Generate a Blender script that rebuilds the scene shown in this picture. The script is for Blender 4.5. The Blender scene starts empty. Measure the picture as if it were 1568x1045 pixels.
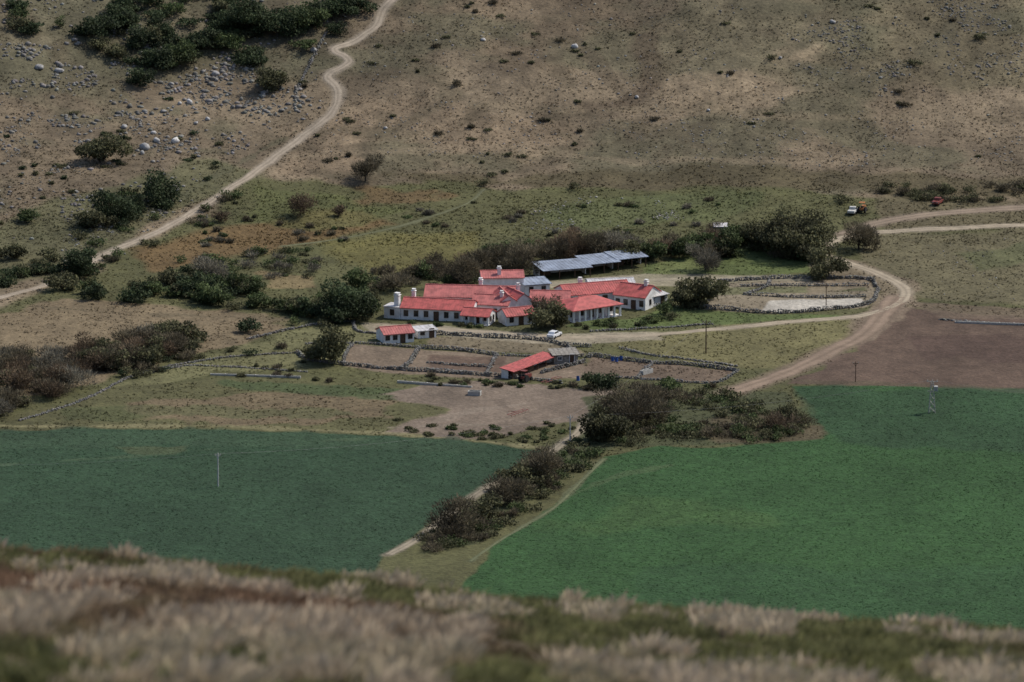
import bpy, bmesh, math, random
import numpy as np
from mathutils import Vector
rng=np.random.default_rng(7); random.seed(7)
sc=bpy.context.scene
ROOT=sc.collection
# ------------------------------------------------------------------ noise / terrain
def _hash(ix,iy,seed):
    h=(ix.astype(np.int64)*374761393+iy.astype(np.int64)*668265263+seed*982451653)&0xffffffff
    h=((h^(h>>13))*1274126177)&0xffffffff
    h=h^(h>>16)
    return (h&0xffff)/65535.0
def vnoise(x,y,seed=0):
    ix=np.floor(x);iy=np.floor(y);fx=x-ix;fy=y-iy
    u=fx*fx*(3-2*fx);v=fy*fy*(3-2*fy)
    a=_hash(ix,iy,seed);b=_hash(ix+1,iy,seed);c=_hash(ix,iy+1,seed);d=_hash(ix+1,iy+1,seed)
    return (a*(1-u)+b*u)*(1-v)+(c*(1-u)+d*u)*v
def fbm(x,y,octv=4,seed=0):
    s=0;a=1;t=0
    for i in range(octv):
        s=s+a*(vnoise(x*2**i+17.3*i,y*2**i+5.1*i,seed+i)*2-1);t+=a;a*=.5
    return s/t
def sm(x,a,b):
    t=np.clip((x-a)/(b-a),0,1);return t*t*(3-2*t)
def ramp(y,a,b):
    t=np.clip((y-a)/(b-a),0,1);return (b-a)*(t**3-t**4/2)+np.maximum(y-b,0)
CAM=np.array([0.,-1560.,360.])
def H(x,y):
    x=np.asarray(x,float);y=np.asarray(y,float)
    m=sm(y,80,190)
    z=0.08*ramp(y,60,110)+0.24*ramp(y,140,200)
    z=z+0.10*ramp(-x-35,0,60)*sm(y,60,170)*(1-sm(y,500,900))
    z=z+m*(3.0*fbm(x/70,y/70,3,3)+0.9*fbm(x/14,y/14,3,9))
    z=z+0.5*fbm(x/45,y/45,2,21)+0.10*fbm(x/6,y/6,2,31)
    z=z+70*fbm(x/600,y/600,3,41)*sm(y,450,1100)
    z=z+45*sm(np.abs(x),300,900)*(1-sm(y,60,300)*0.5)
    d=y+1560
    fz=360-1.7-0.25*d-0.30*ramp(d,92,114)-40*np.tanh(x*0.085/40)+0.16*fbm(x/3,y/7,3,55)
    fz=fz+ 25*fbm(x/200,y/200,2,61)*sm(d,150,400)
    return np.maximum(z,fz)
# survey of the site: sight-lines from the view point intersected with the terrain give
# real ground positions; everything is then built at those ground positions.
DEP=math.atan2(360,1560); FC=784/math.tan(math.radians(4))
def G(u,v):
    dx=(u-784)/FC;dy=(522.5-v)/FC
    d=np.array([dx,math.cos(DEP)+math.sin(DEP)*dy,-math.sin(DEP)+math.cos(DEP)*dy])
    t=np.arange(1150,3600,2.0)
    P=CAM+t[:,None]*d
    e=P[:,2]-H(P[:,0],P[:,1])
    i=int(np.argmax(e<0))
    if i==0:i=len(t)-1
    tt=t[i-1]+2.0*e[i-1]/(e[i-1]-e[i])
    p=CAM+tt*d
    return np.array([p[0],p[1],float(H(p[0],p[1]))])
def GP(pts): return np.array([G(*p)[:2] for p in pts])
# ------------------------------------------------------------------ distance helpers
def seg_dist(x,y,poly,closed):
    n=len(poly);best=np.full(x.shape,1e9)
    for i in range(n if closed else n-1):
        a=poly[i];b=poly[(i+1)%n];ab=b-a;L=ab@ab+1e-9
        t=np.clip(((x-a[0])*ab[0]+(y-a[1])*ab[1])/L,0,1)
        best=np.minimum(best,(x-a[0]-t*ab[0])**2+(y-a[1]-t*ab[1])**2)
    return np.sqrt(best)
def inside(x,y,poly):
    r=np.zeros(x.shape,bool);n=len(poly)
    for i in range(n):
        x1,y1=poly[i];x2,y2=poly[(i+1)%n]
        if y1==y2:continue
        c=((y1>y)!=(y2>y))&(x<(x2-x1)*(y-y1)/(y2-y1)+x1)
        r^=c
    return r
def catmull(P,step=1.0):
    P=np.asarray(P,float);out=[]
    Q=np.vstack([2*P[0]-P[1],P,2*P[-1]-P[-2]])
    for i in range(1,len(Q)-2):
        n=max(2,int(np.linalg.norm(Q[i+1]-Q[i])/step))
        for k in range(n):
            t=k/n
            out.append(0.5*((2*Q[i])+(Q[i+1]-Q[i-1])*t+(2*Q[i-1]-5*Q[i]+4*Q[i+1]-Q[i+2])*t*t+(-Q[i-1]+3*Q[i]-3*Q[i+1]+Q[i+2])*t**3))
    out.append(Q[-2]);return np.array(out)
# ------------------------------------------------------------------ ground colour zones
FLC=(.027,.055,.028);FRC=(.031,.073,.024)
ZONES=[ # polygon, colour, edge softness m, edge noise m, opacity
 ([(1200,-30),(1640,-30),(1640,120),(1350,150),(1180,110)],(.120,.102,.060),8,16,.8),
 ([(600,-30),(980,-30),(1000,60),(850,110),(640,90)],(.130,.098,.062),8,16,.7),
 ([(1000,40),(1300,20),(1250,150),(1050,170),(980,120)],(.215,.165,.106),8,16,.75),
 ([(-60,-30),(560,-30),(480,110),(300,110),(-60,120)],(.100,.090,.055),6,14,.75),
 ([(420,200),(560,150),(900,190),(800,250),(430,262)],(.185,.137,.088),6,12,.6),
 ([(600,268),(900,260),(1300,258),(1640,266),(1640,312),(1250,294),(1100,292),(1000,298),(760,288)],(.078,.064,.034),4,9,.92),
 ([(-80,380),(130,300),(330,245),(400,262),(150,392),(0,450),(-80,480)],(.080,.083,.038),4,8,.75),
 ([(-80,530),(0,460),(80,437),(150,398),(300,327),(400,277),(560,284),(700,282),(960,294),(1200,293),(1640,314),(1640,1040),(-80,1040)],(.080,.080,.033),4,8,.95),
 ([(200,380),(330,345),(560,318),(620,345),(420,385),(250,412)],(.145,.088,.040),4,8,.75),
 ([(560,290),(700,300),(640,318),(540,312)],(.12,.075,.036),3,6,.7),
 ([(340,345),(400,290),(520,300),(640,320),(560,350)],(.088,.098,.034),3,8,.6),
 ([(480,372),(600,350),(760,345),(770,400),(640,432),(560,420)],(.128,.114,.039),4,9,.85),
 ([(780,330),(1000,300),(1150,300),(1100,335),(900,350)],(.078,.092,.036),4,9,.6),
 ([(1340,357),(1640,350),(1640,480),(1410,452),(1330,400)],(.125,.108,.062),3,7,.85),
 ([(1420,385),(1568,372),(1640,390),(1500,415)],(.082,.088,.040),3,7,.75),
 ([(1340,300),(1640,310),(1640,345),(1345,352)],(.112,.092,.054),3,5,.8),
 ([(-80,500),(90,455),(200,465),(440,487),(400,522),(200,562),(100,602),(-80,620)],(.168,.127,.078),3,6,.9),
 ([(400,418),(470,425),(480,440),(420,440)],(.18,.135,.07),2,4,.8),
 ([(120,612),(300,550),(460,505),(570,500),(600,520),(520,556),(330,572),(180,605)],(.138,.132,.062),2,4,.9),
 ([(-80,664),(200,592),(330,578),(620,590),(760,600),(700,640),(600,667),(350,660),(-80,668)],(.088,.084,.038),2,4,.95),
 ([(200,617),(420,600),(600,608),(600,640),(420,652),(220,645)],(.150,.11,.068),2,5,.75),
 ([(330,580),(610,594),(700,604),(640,612),(480,606),(330,592)],(.048,.070,.028),1.5,4,.75),
 ([(100,628),(300,618),(560,628),(560,640),(300,640),(100,645)],(.068,.078,.032),1.5,5,.6),
 ([(1128,497),(1300,488),(1335,510),(1200,562),(1100,562),(930,530),(1000,518)],(.138,.124,.056),2,4,.9),
 ([(1380,470),(1640,492),(1640,606),(1300,590),(1205,588),(1335,520),(1345,490)],(.098,.066,.049),1.5,3,.97),
 ([(1390,515),(1640,520),(1640,560),(1420,548)],(.074,.048,.037),2,6,.8),
 ([(1390,462),(1640,476),(1640,488),(1440,488)],(.135,.100,.070),1,2,.8),
 ([(1210,582),(1400,586),(1640,600),(1640,625),(1300,600)],(.085,.068,.042),1,2,.6),
 ([(590,604),(640,590),(760,584),(940,598),(922,622),(908,642),(830,656),(730,672),(580,665),(680,628)],(.158,.122,.093),1.2,3.5,.97),
 ([(525,560),(540,527),(640,533),(760,543),(880,550),(905,577),(790,582),(600,572)],(.162,.122,.088),1,2,.95),
 ([(650,541),(780,547),(770,570),(650,566)],(.098,.066,.048),1,2,.9),
 ([(660,515),(860,525),(890,543),(760,541),(645,531)],(.15,.12,.08),1,2,.85),
 ([(905,545),(1000,556),(1130,568),(1090,586),(1000,582),(900,577)],(.135,.098,.070),1,2,.95),
 ([(560,495),(640,497),(720,505),(860,512),(1010,508),(1010,520),(860,527),(700,515),(560,510)],(.25,.215,.155),1.2,2,.9),
 ([(985,405),(1110,380),(1235,380),(1240,418),(1100,424),(990,426)],(.085,.108,.036),1.5,3,.9),
 ([(1005,400),(1080,398),(1090,412),(1000,424)],(.13,.148,.055),1.5,3,.8),
 ([(900,487),(960,490),(1030,470),(1110,478),(1290,484),(1100,497),(930,506),(870,500)],(.080,.106,.034),1,2,.9),
 ([(820,432),(990,420),(1250,424),(1240,431),(1100,433),(1030,440),(830,442)],(.24,.21,.145),1.2,2,.9),
 ([(1070,473),(1105,434),(1330,427),(1347,450),(1325,471),(1180,482)],(.20,.165,.115),1,2,.95),
 ([(1180,461),(1320,457),(1326,468),(1200,480),(1165,477)],(.40,.37,.315),.7,1.5,.95),
 ([(1100,440),(1330,438),(1330,446),(1100,452)],(.09,.095,.042),.7,1.5,.8),
 ([(1240,450),(1250,390),(1310,400),(1400,430),(1408,460),(1380,490),(1330,520),(1290,500),(1335,470),(1345,440)],(.195,.15,.104),1.5,3,.7),
 ([(-80,662),(150,656),(350,659),(450,662),(600,667),(750,680),(832,691),(760,742),(660,803),(590,850),(500,1040),(-80,1040)],FLC,.8,1.2,1),
 ([(-80,662),(150,656),(350,659),(600,667),(740,680),(700,690),(300,680),(-80,690)],(.036,.064,.034),2,6,.7),
 ([(180,685),(280,684),(270,697),(200,697)],(.065,.075,.036),1.5,4,.6),
 ([(925,700),(1010,682),(1090,686),(1262,672),(1240,620),(1212,592),(1400,591),(1640,608),(1640,1040),(600,1040),(755,838),(850,775)],FRC,.8,1.2,1),
 ([(950,750),(1100,760),(1150,800),(900,830),(850,800)],(.046,.088,.028),5,12,.7),
 ([(1212,592),(1400,591),(1640,608),(1640,700),(1400,690),(1270,680)],(.027,.058,.026),3,8,.8),
 ([(1000,870),(1640,860),(1640,1040),(900,1040)],(.026,.060,.024),6,12,.6),
 ([(900,610),(1110,598),(1205,600),(1245,640),(1262,668),(1100,684),(950,684),(900,700),(860,730),(720,835),(640,850),(740,760),(830,690),(890,660)],(.060,.066,.031),1,3,.95),
 ([(1060,650),(1160,630),(1250,655),(1255,672),(1100,680)],(.085,.062,.038),2,4,.7),
]
ZW=[(GP(p),np.array(c),s,n,o) for p,c,s,n,o in ZONES]
ROADS={ # name: (points, width m, colour)
 'hillside_track':([(612,-30),(600,0),(586,15),(575,40),(545,62),(512,75),(524,84),(535,94),(520,105),(501,117),(516,136),(515,160),(498,183),(468,205),(430,234),(410,250),(378,273),(345,293),(300,322),(258,347),(200,373),(150,395),(80,433),(0,456),(-90,480)],2.0,(.30,.25,.19)),
 'dirt_road':([(1660,342),(1568,345),(1450,350),(1345,356),(1285,366),(1262,380),(1264,392),(1300,404),(1345,420),(1385,442),(1380,462),(1335,480),(1290,487),(1200,494),(1100,504),(1000,513),(920,516),(850,517),(760,510),(700,506),(640,503),(585,499)],2.6,(.31,.258,.188)),
 'dirt_road.001':([(1375,455),(1345,488),(1318,515),(1250,550),(1185,578),(1115,602)],4.6,(.21,.155,.112)),
 'dirt_road.002':([(1660,312),(1568,318),(1500,322),(1420,329),(1345,342),(1290,360)],3.4,(.23,.178,.13)),
 'farm_track':([(897,643),(882,665),(845,691),(818,712),(785,728),(750,745),(718,766),(665,806),(635,828),(595,850)],1.8,(.24,.205,.15)),
 'footpath':([(925,703),(905,722),(875,752),(845,780),(770,825),(720,860)],.6,(.12,.13,.07)),
 'footpath.001':([(430,378),(520,366),(600,350),(665,330),(715,312),(742,290)],.6,(.12,.122,.068)),
 'dirt_road.003':([(830,436),(900,434),(985,430),(1050,427),(1150,427),(1240,426),(1262,412),(1260,392)],2.0,(.27,.235,.168)),
}
RW={k:(catmull(GP(p),2.0),w,np.array(c)) for k,(p,w,c) in ROADS.items()}
LINES=[([(0,652),(200,652),(350,653),(440,657),(590,663),(740,676),(830,686)],.9,(.18,.162,.085),.8),
       ([(0,712),(300,690),(560,672)],.5,(.065,.095,.05),.5),([(870,760),(950,728),(1030,712)],.4,(.07,.10,.045),.5),
       ([(620,660),(720,630),(850,612),(925,604)],.7,(.21,.17,.13),.6),([(600,655),(740,650),(880,640)],.6,(.20,.165,.125),.6),([(700,590),(760,615),(820,650)],.6,(.12,.092,.07),.6),
       ([(1050,350),(1200,315),(1300,300)],1.0,(.12,.12,.055),.4),
       ([(30,430),(140,370),(280,300),(400,230),(455,200)],.8,(.07,.07,.04),.5),
       ([(880,60),(960,150),(860,240),(800,262)],1.4,(.10,.078,.050),.6),
       ([(985,60),(1000,130),(958,160),(900,165)],2.4,(.080,.058,.038),.65),
       ([(950,10),(1060,60),(1010,120)],2.0,(.10,.08,.05),.5),([(640,90),(700,150),(600,200)],1.8,(.11,.09,.055),.5),
       ([(1240,60),(1190,92),(1300,120)],1.8,(.09,.08,.05),.55),([(1500,10),(1420,80),(1330,130)],2.2,(.09,.08,.05),.5),
       ([(720,160),(850,170),(1000,165),(1200,180),(1400,178)],1.4,(.20,.158,.10),.4),
       ([(420,240),(600,232),(800,225),(1000,250),(1300,250)],1.4,(.22,.172,.112),.45),
       ([(60,470),(200,480),(440,490)],1.0,(.09,.075,.045),.5)]
LW=[(GP(p),w,np.array(c),o) for p,w,c,o in LINES]
def ground_colour(x,y):
    n1=fbm(x/55,y/38,4,101);n2=fbm(x/13,y/17,4,111);n3=fbm(x/3.2,y/5,3,121)
    a=np.array([.168,.130,.085]);b=np.array([.108,.084,.055]);c=np.array([.215,.168,.110]);g=np.array([.095,.088,.052])
    k=np.clip(n1*1.3+n2*.9,-1,1)[:,None]
    col=np.where(k>0,a+(c-a)*k,a+(b-a)*(-k))
    wx=fbm(x/7,y/9,4,201);wl=fbm(x/16,y/24,4,211)
    for zi,(poly,c,s,n,o) in enumerate(ZW):
        if zi==5:
            gm=(sm(fbm(x/26+9,y/18,5,141),.02,.34)*.7)[:,None];col=col*(1-gm)+g*gm
            gm=(sm(fbm(x/11+9,y/9,4,151),.2,.45)*.55)[:,None];col=col*(1-gm)+np.array([.085,.068,.042])*gm
            col=col*(1+.28*n3+.2*n2)[:,None]
        mn=poly.min(0)-22;mx=poly.max(0)+22
        I=np.nonzero((x>mn[0])&(x<mx[0])&(y>mn[1])&(y<mx[1]))[0]
        if len(I)==0:continue
        xi=x[I];yi=y[I]
        sd=seg_dist(xi,yi,poly,True)*np.where(inside(xi,yi,poly),1,-1)
        mk=(sm(sd+(wx[I] if n<7 else wl[I])*n,-s/2,s/2)*o)[:,None]
        fld=tuple(c) in (FLC,FRC)
        var=1+(.20 if fld else .25)*n2[I]+(.10 if fld else .2)*n3[I]
        col[I]=col[I]*(1-mk)+(c*var[:,None])*mk
    for poly,w,c,o in LW:
        mn=poly.min(0)-6;mx=poly.max(0)+6
        I=np.nonzero((x>mn[0])&(x<mx[0])&(y>mn[1])&(y<mx[1]))[0]
        if len(I)==0:continue
        dd=seg_dist(x[I],y[I],poly,False)+wx[I]*2.6
        mk=((1-sm(dd,w*.4,w*1.8))*o)[:,None]
        col[I]=col[I]*(1-mk)+c*mk
    for k_,(poly,w,c) in RW.items():
        mn=poly.min(0)-8;mx=poly.max(0)+8
        I=np.nonzero((x>mn[0])&(x<mx[0])&(y>mn[1])&(y<mx[1]))[0]
        if len(I)==0:continue
        dd=seg_dist(x[I],y[I],poly,False)+n2[I]*.8+n3[I]*.5
        mk=((1-sm(dd,w*.45,w*1.05))*.75)[:,None]
        col[I]=col[I]*(1-mk)+(c*.82)*mk
    f=sm(-y,700,900)[:,None]
    fc=np.array([.085,.064,.036])*(1+.4*n3)[:,None]
    return np.clip(col*(1-f)+fc*f,.004,.9)
# ------------------------------------------------------------------ materials
def mat_attr(name,rough=.9,noise=(),bump=0,bscale=2,trans=0,spec=.2,up=0):
    m=bpy.data.materials.new(name);m.use_nodes=True;nt=m.node_tree;nt.nodes.clear()
    o=nt.nodes.new('ShaderNodeOutputMaterial');p=nt.nodes.new('ShaderNodeBsdfPrincipled')
    a=nt.nodes.new('ShaderNodeAttribute');a.attribute_name='Col'
    tc=nt.nodes.new('ShaderNodeTexCoord');cur=a.outputs['Color']
    for sc_,amt,det in noise:
        n=nt.nodes.new('ShaderNodeTexNoise');n.inputs['Scale'].default_value=sc_;n.inputs['Detail'].default_value=det
        nt.links.new(tc.outputs['Object'],n.inputs['Vector'])
        r=nt.nodes.new('ShaderNodeMapRange');r.inputs[1].default_value=.3;r.inputs[2].default_value=.7
        r.inputs[3].default_value=1-amt;r.inputs[4].default_value=1+amt
        nt.links.new(n.outputs[0],r.inputs[0])
        v=nt.nodes.new('ShaderNodeVectorMath');v.operation='SCALE'
        nt.links.new(cur,v.inputs[0]);nt.links.new(r.outputs[0],v.inputs['Scale']);cur=v.outputs[0]
    nt.links.new(cur,p.inputs['Base Color']);p.inputs['Roughness'].default_value=rough
    p.inputs['Specular IOR Level'].default_value=spec
    if bump:
        n=nt.nodes.new('ShaderNodeTexNoise');n.inputs['Scale'].default_value=bscale;n.inputs['Detail'].default_value=6
        nt.links.new(tc.outputs['Object'],n.inputs['Vector'])
        b=nt.nodes.new('ShaderNodeBump');b.inputs['Strength'].default_value=1;b.inputs['Distance'].default_value=bump
        nt.links.new(n.outputs[0],b.inputs['Height']);nt.links.new(b.outputs[0],p.inputs['Normal'])
    if up: # grass blades shade like the turf they form: normal leans to vertical
        ge=nt.nodes.new('ShaderNodeNewGeometry');s1=nt.nodes.new('ShaderNodeVectorMath');s1.operation='SCALE';s1.inputs['Scale'].default_value=1-up
        ad=nt.nodes.new('ShaderNodeVectorMath');ad.operation='ADD';ad.inputs[1].default_value=(0,0,up)
        no=nt.nodes.new('ShaderNodeVectorMath');no.operation='NORMALIZE'
        nt.links.new(ge.outputs['Normal'],s1.inputs[0]);nt.links.new(s1.outputs[0],ad.inputs[0]);nt.links.new(ad.outputs[0],no.inputs[0]);nt.links.new(no.outputs[0],p.inputs['Normal'])
    if trans:
        t=nt.nodes.new('ShaderNodeBsdfTranslucent');nt.links.new(cur,t.inputs['Color'])
        mx=nt.nodes.new('ShaderNodeMixShader');mx.inputs[0].default_value=trans
        nt.links.new(p.outputs[0],mx.inputs[1]);nt.links.new(t.outputs[0],mx.inputs[2]);nt.links.new(mx.outputs[0],o.inputs[0])
    else: nt.links.new(p.outputs[0],o.inputs[0])
    return m
def mat_flat(name,col,rough=.7,var=.15,scale=1.5,metal=0,stain=None,spec=.3):
    m=bpy.data.materials.new(name);m.use_nodes=True;nt=m.node_tree;p=nt.nodes['Principled BSDF']
    tc=nt.nodes.new('ShaderNodeTexCoord')
    n=nt.nodes.new('ShaderNodeTexNoise');n.inputs['Scale'].default_value=scale;n.inputs['Detail'].default_value=6
    nt.links.new(tc.outputs['Object'],n.inputs['Vector'])
    r=nt.nodes.new('ShaderNodeValToRGB');s=stain or tuple(c*(1-2.2*var) for c in col)
    r.color_ramp.elements[0].position=.3;r.color_ramp.elements[0].color=(*s,1)
    r.color_ramp.elements[1].position=.62;r.color_ramp.elements[1].color=(*[min(1,c*(1+var)) for c in col],1)
    nt.links.new(n.outputs[0],r.inputs[0]);nt.links.new(r.outputs[0],p.inputs['Base Color'])
    p.inputs['Roughness'].default_value=rough;p.inputs['Metallic'].default_value=metal;p.inputs['Specular IOR Level'].default_value=spec
    b=nt.nodes.new('ShaderNodeBump');b.inputs['Distance'].default_value=.03;b.inputs['Strength'].default_value=.6
    nt.links.new(n.outputs[0],b.inputs['Height']);nt.links.new(b.outputs[0],p.inputs['Normal'])
    return m
M_ground=mat_attr('ground_soil_grass',.95,[(.35,.16,5),(1.3,.24,4)],.25,1.2)
M_road=mat_attr('road_dirt',.95,[(.5,.12,4),(2.5,.12,3)],.05,3)
M_leaf=mat_attr('foliage',.8,[],trans=.25,up=.4)
M_crop=mat_attr('crop_leaves',.8,[],trans=.2,up=.82)
M_dry=mat_attr('dry_grass',.85,[],trans=.2,up=.75)
M_tus=mat_attr('tussock_blades',.8,[],trans=.3,up=.35)
M_rock=mat_attr('rock',.9,[(2.5,.25,4)],.08,4)
M_wall=mat_flat('white_plaster',(.76,.76,.75),.85,.05,.8,stain=(.58,.57,.55))
M_red=mat_flat('red_painted_roof',(.44,.105,.095),.6,.16,.9,stain=(.28,.075,.065))
M_red2=mat_flat('red_faded_roof',(.45,.145,.13),.6,.16,.7,stain=(.30,.10,.09))
M_grey=mat_flat('zinc_roof',(.27,.31,.38),.45,.15,.6,stain=(.18,.2,.24))
M_pale=mat_flat('pale_sheet_roof',(.56,.54,.54),.5,.1,.7,stain=(.40,.38,.36))
M_glass=mat_flat('window_glass',(.02,.025,.03),.15,.1,2,spec=.5)
M_wood=mat_flat('brown_wood',(.09,.055,.035),.8,.2,3)
M_stone=mat_flat('stone_masonry',(.25,.23,.2),.9,.2,1.8)
M_conc=mat_flat('concrete',(.40,.39,.36),.85,.12,1.5)
M_wire=mat_flat('wire',(.25,.25,.25),.5,.1,1)
M_rubber=mat_flat('rubber',(.02,.02,.02),.9,.1,4)
M_carw=mat_flat('white_car_paint',(.72,.73,.75),.3,.03,1)
M_polew=mat_flat('pale_pole_concrete',(.52,.51,.48),.8,.08,1)
M_caro=mat_flat('orange_paint',(.42,.17,.06),.45,.08,1)
M_carr=mat_flat('red_paint',(.20,.055,.045),.45,.08,1)
M_blue=mat_flat('blue_plastic',(.04,.11,.35),.5,.1,1)
# ------------------------------------------------------------------ mesh helper
def mk(name,V,Fc,mats,col=None,smooth=False,parent=None,loc=None):
    V=np.asarray(V,np.float32).reshape(-1,3).copy()
    if loc is not None:V-=np.asarray(loc,np.float32)
    me=bpy.data.meshes.new(name)
    if isinstance(Fc,np.ndarray):
        k=Fc.shape[1];me.vertices.add(len(V));me.vertices.foreach_set('co',V.ravel())
        me.loops.add(Fc.size);me.loops.foreach_set('vertex_index',Fc.astype(np.int32).ravel())
        me.polygons.add(len(Fc));me.polygons.foreach_set('loop_start',np.arange(0,Fc.size,k,dtype=np.int32))
        me.update(calc_edges=True)
    else: me.from_pydata(V.tolist(),[],[list(f) for f in Fc]);me.update()
    if col is not None:
        a=me.attributes.new('Col','FLOAT_COLOR','POINT')
        c=np.ones((len(V),4),np.float32);c[:,:3]=col;a.data.foreach_set('color',c.ravel())
    for m in (mats if isinstance(mats,list) else [mats]):me.materials.append(m)
    if smooth: me.polygons.foreach_set('use_smooth',np.ones(len(me.polygons),bool))
    ob=bpy.data.objects.new(name,me);ROOT.objects.link(ob)
    if loc is not None and parent is None:ob.location=loc
    if parent is not None:ob.parent=parent
    return ob
# ------------------------------------------------------------------ terrain sheet
def axis(dense,lo,hi,g):
    a=list(dense);st=dense[1]-dense[0]
    while a[-1]<hi:st*=g;a.append(a[-1]+st)
    st=dense[1]-dense[0]
    while a[0]>lo:st*=g;a.insert(0,a[0]-st)
    return np.array(a)
xs=axis(np.arange(-140,140.1,.45),-2200,2200,1.12)
ys=np.concatenate([np.arange(-1900,-1525,25),np.arange(-1525,-1435,1.0),np.arange(-1435,-290,16),np.arange(-275,340,.75),340+np.cumsum(.75*1.07**np.arange(1,80))])
X,Y=np.meshgrid(xs,ys);nx=len(xs);ny=len(ys)
xf=X.ravel();yf=Y.ravel();Z=H(xf,yf)
idx=np.arange(nx*ny).reshape(ny,nx)
Fq=np.stack([idx[:-1,:-1].ravel(),idx[:-1,1:].ravel(),idx[1:,1:].ravel(),idx[1:,:-1].ravel()],1)
gc=ground_colour(xf,yf)
mk('ground',np.stack([xf,yf,Z],1),Fq,M_ground,gc,True)
# ------------------------------------------------------------------ roads
def strip(name,P,w,c):
    C=catmull(P,.8);T=np.gradient(C,axis=0);T/=np.linalg.norm(T,axis=1)[:,None]+1e-9
    N=np.stack([-T[:,1],T[:,0]],1);k=9;V=[];K=[]
    s=np.arange(len(C))
    wl=w*.5*(1+.45*fbm(s/6.,s*0+3.,4,77));wr=w*.5*(1+.45*fbm(s/6.,s*0+9.,4,88))
    for j in range(k):
        t=j/(k-1)*2-1
        off=np.where(t<0,t*wl,t*wr)
        q=C+N*off[:,None];z=H(q[:,0],q[:,1])+.05-(.045 if abs(t)==1 else 0)
        V.append(np.column_stack([q,z]))
        f=1.0+(.12 if abs(abs(t)-.5)<.1 else 0)-(.2 if abs(t)<.2 else 0)-(.25 if abs(t)==1 else 0)
        nn=1+.22*fbm(q[:,0]/4,q[:,1]/6,3,66)
        K.append(c[None,:]*(f*nn)[:,None])
    V=np.stack(V,1).reshape(-1,3);K=np.stack(K,1).reshape(-1,3)
    ii=np.arange(len(C)*k).reshape(-1,k)
    Fq=np.stack([ii[:-1,:-1].ravel(),ii[1:,:-1].ravel(),ii[1:,1:].ravel(),ii[:-1,1:].ravel()],1)[:,::-1]
    mk(name,V,Fq.copy(),M_road,K,True)
for k_,(P,w,c) in RW.items(): strip(k_,P,w,c)
# ------------------------------------------------------------------ tuft fields
def sample_poly(poly,n):
    mn=poly.min(0);mx=poly.max(0);out=np.zeros((0,2))
    while len(out)<n:
        q=rng.uniform(mn,mx,(n*2,2));q=q[inside(q[:,0],q[:,1],poly)];out=np.vstack([out,q])
    return out[:n]
def tufts(name,P,h,w,k,cvar,mat,gain=1.0,lean=.3):
    n=len(P);base=np.column_stack([P,H(P[:,0],P[:,1])-.03])
    col=(ground_colour(P[:,0],P[:,1])*gain)
    col=col*rng.uniform(1-cvar,1+cvar,(n,1))*rng.uniform(.95,1.05,(n,3))
    hh=rng.uniform(h[0],h[1],n)
    V=[];K=[]
    for i in range(k):
        a=rng.uniform(0,6.283,n);d=np.stack([np.cos(a),np.sin(a),0*a],1);ww=rng.uniform(.5,1,n)*w
        o=rng.normal(0,w*.35,(n,3));o[:,2]=0
        tip=base+o+np.column_stack([rng.normal(0,lean*h[1],n),rng.normal(0,lean*h[1],n),hh*rng.uniform(.7,1.1,n)])
        V.append(np.stack([base+o-d*ww[:,None]*.5,base+o+d*ww[:,None]*.5,tip],1))
        K.append(np.stack([col*.95,col*.95,col*1.1],1))
    V=np.stack(V,1).reshape(-1,3);K=np.stack(K,1).reshape(-1,3)
    return mk(name,V,np.arange(len(V)).reshape(-1,3),mat,np.clip(K,0,.9))
fieldL=[z for i,z in enumerate(ZW) if ZONES[i][1]==FLC][0][0]
fieldR=[z for i,z in enumerate(ZW) if ZONES[i][1]==FRC][0][0]
tufts('crop_field',sample_poly(fieldL,26000),(.06,.17),.45,3,.16,M_crop,1.15)
tufts('crop_field.001',sample_poly(fieldR,36000),(.06,.17),.45,3,.16,M_crop,1.15)
def off_roads(P,m=1.2):
    k=np.ones(len(P),bool)
    for kk,(R,w,c) in RW.items(): k&=seg_dist(P[:,0],P[:,1],R,False)>w*.5+m*.3
    return P[k]
P=rng.uniform((-138,95),(138,300),(70000,2))
dn=fbm(P[:,0]/9,P[:,1]/12,4,301)
P=P[dn+rng.uniform(-.5,.5,len(P))>-.1]
tufts('hillside_grass',off_roads(P),(.12,.4),.5,3,.3,M_dry,1.0)
P=rng.uniform((-138,-110),(138,130),(60000,2))
ok=~(inside(P[:,0],P[:,1],fieldL)|inside(P[:,0],P[:,1],fieldR))
BARE=[28,29,30,33,37,39,24]
for i in BARE: ok&=~inside(P[:,0],P[:,1],ZW[i][0])
P=P[ok];dn=fbm(P[:,0]/7,P[:,1]/9,4,311);P=P[dn+rng.uniform(-.5,.5,len(P))>-.15]
tufts('pasture_grass',off_roads(P),(.1,.35),.5,3,.28,M_dry,1.0)
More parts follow.
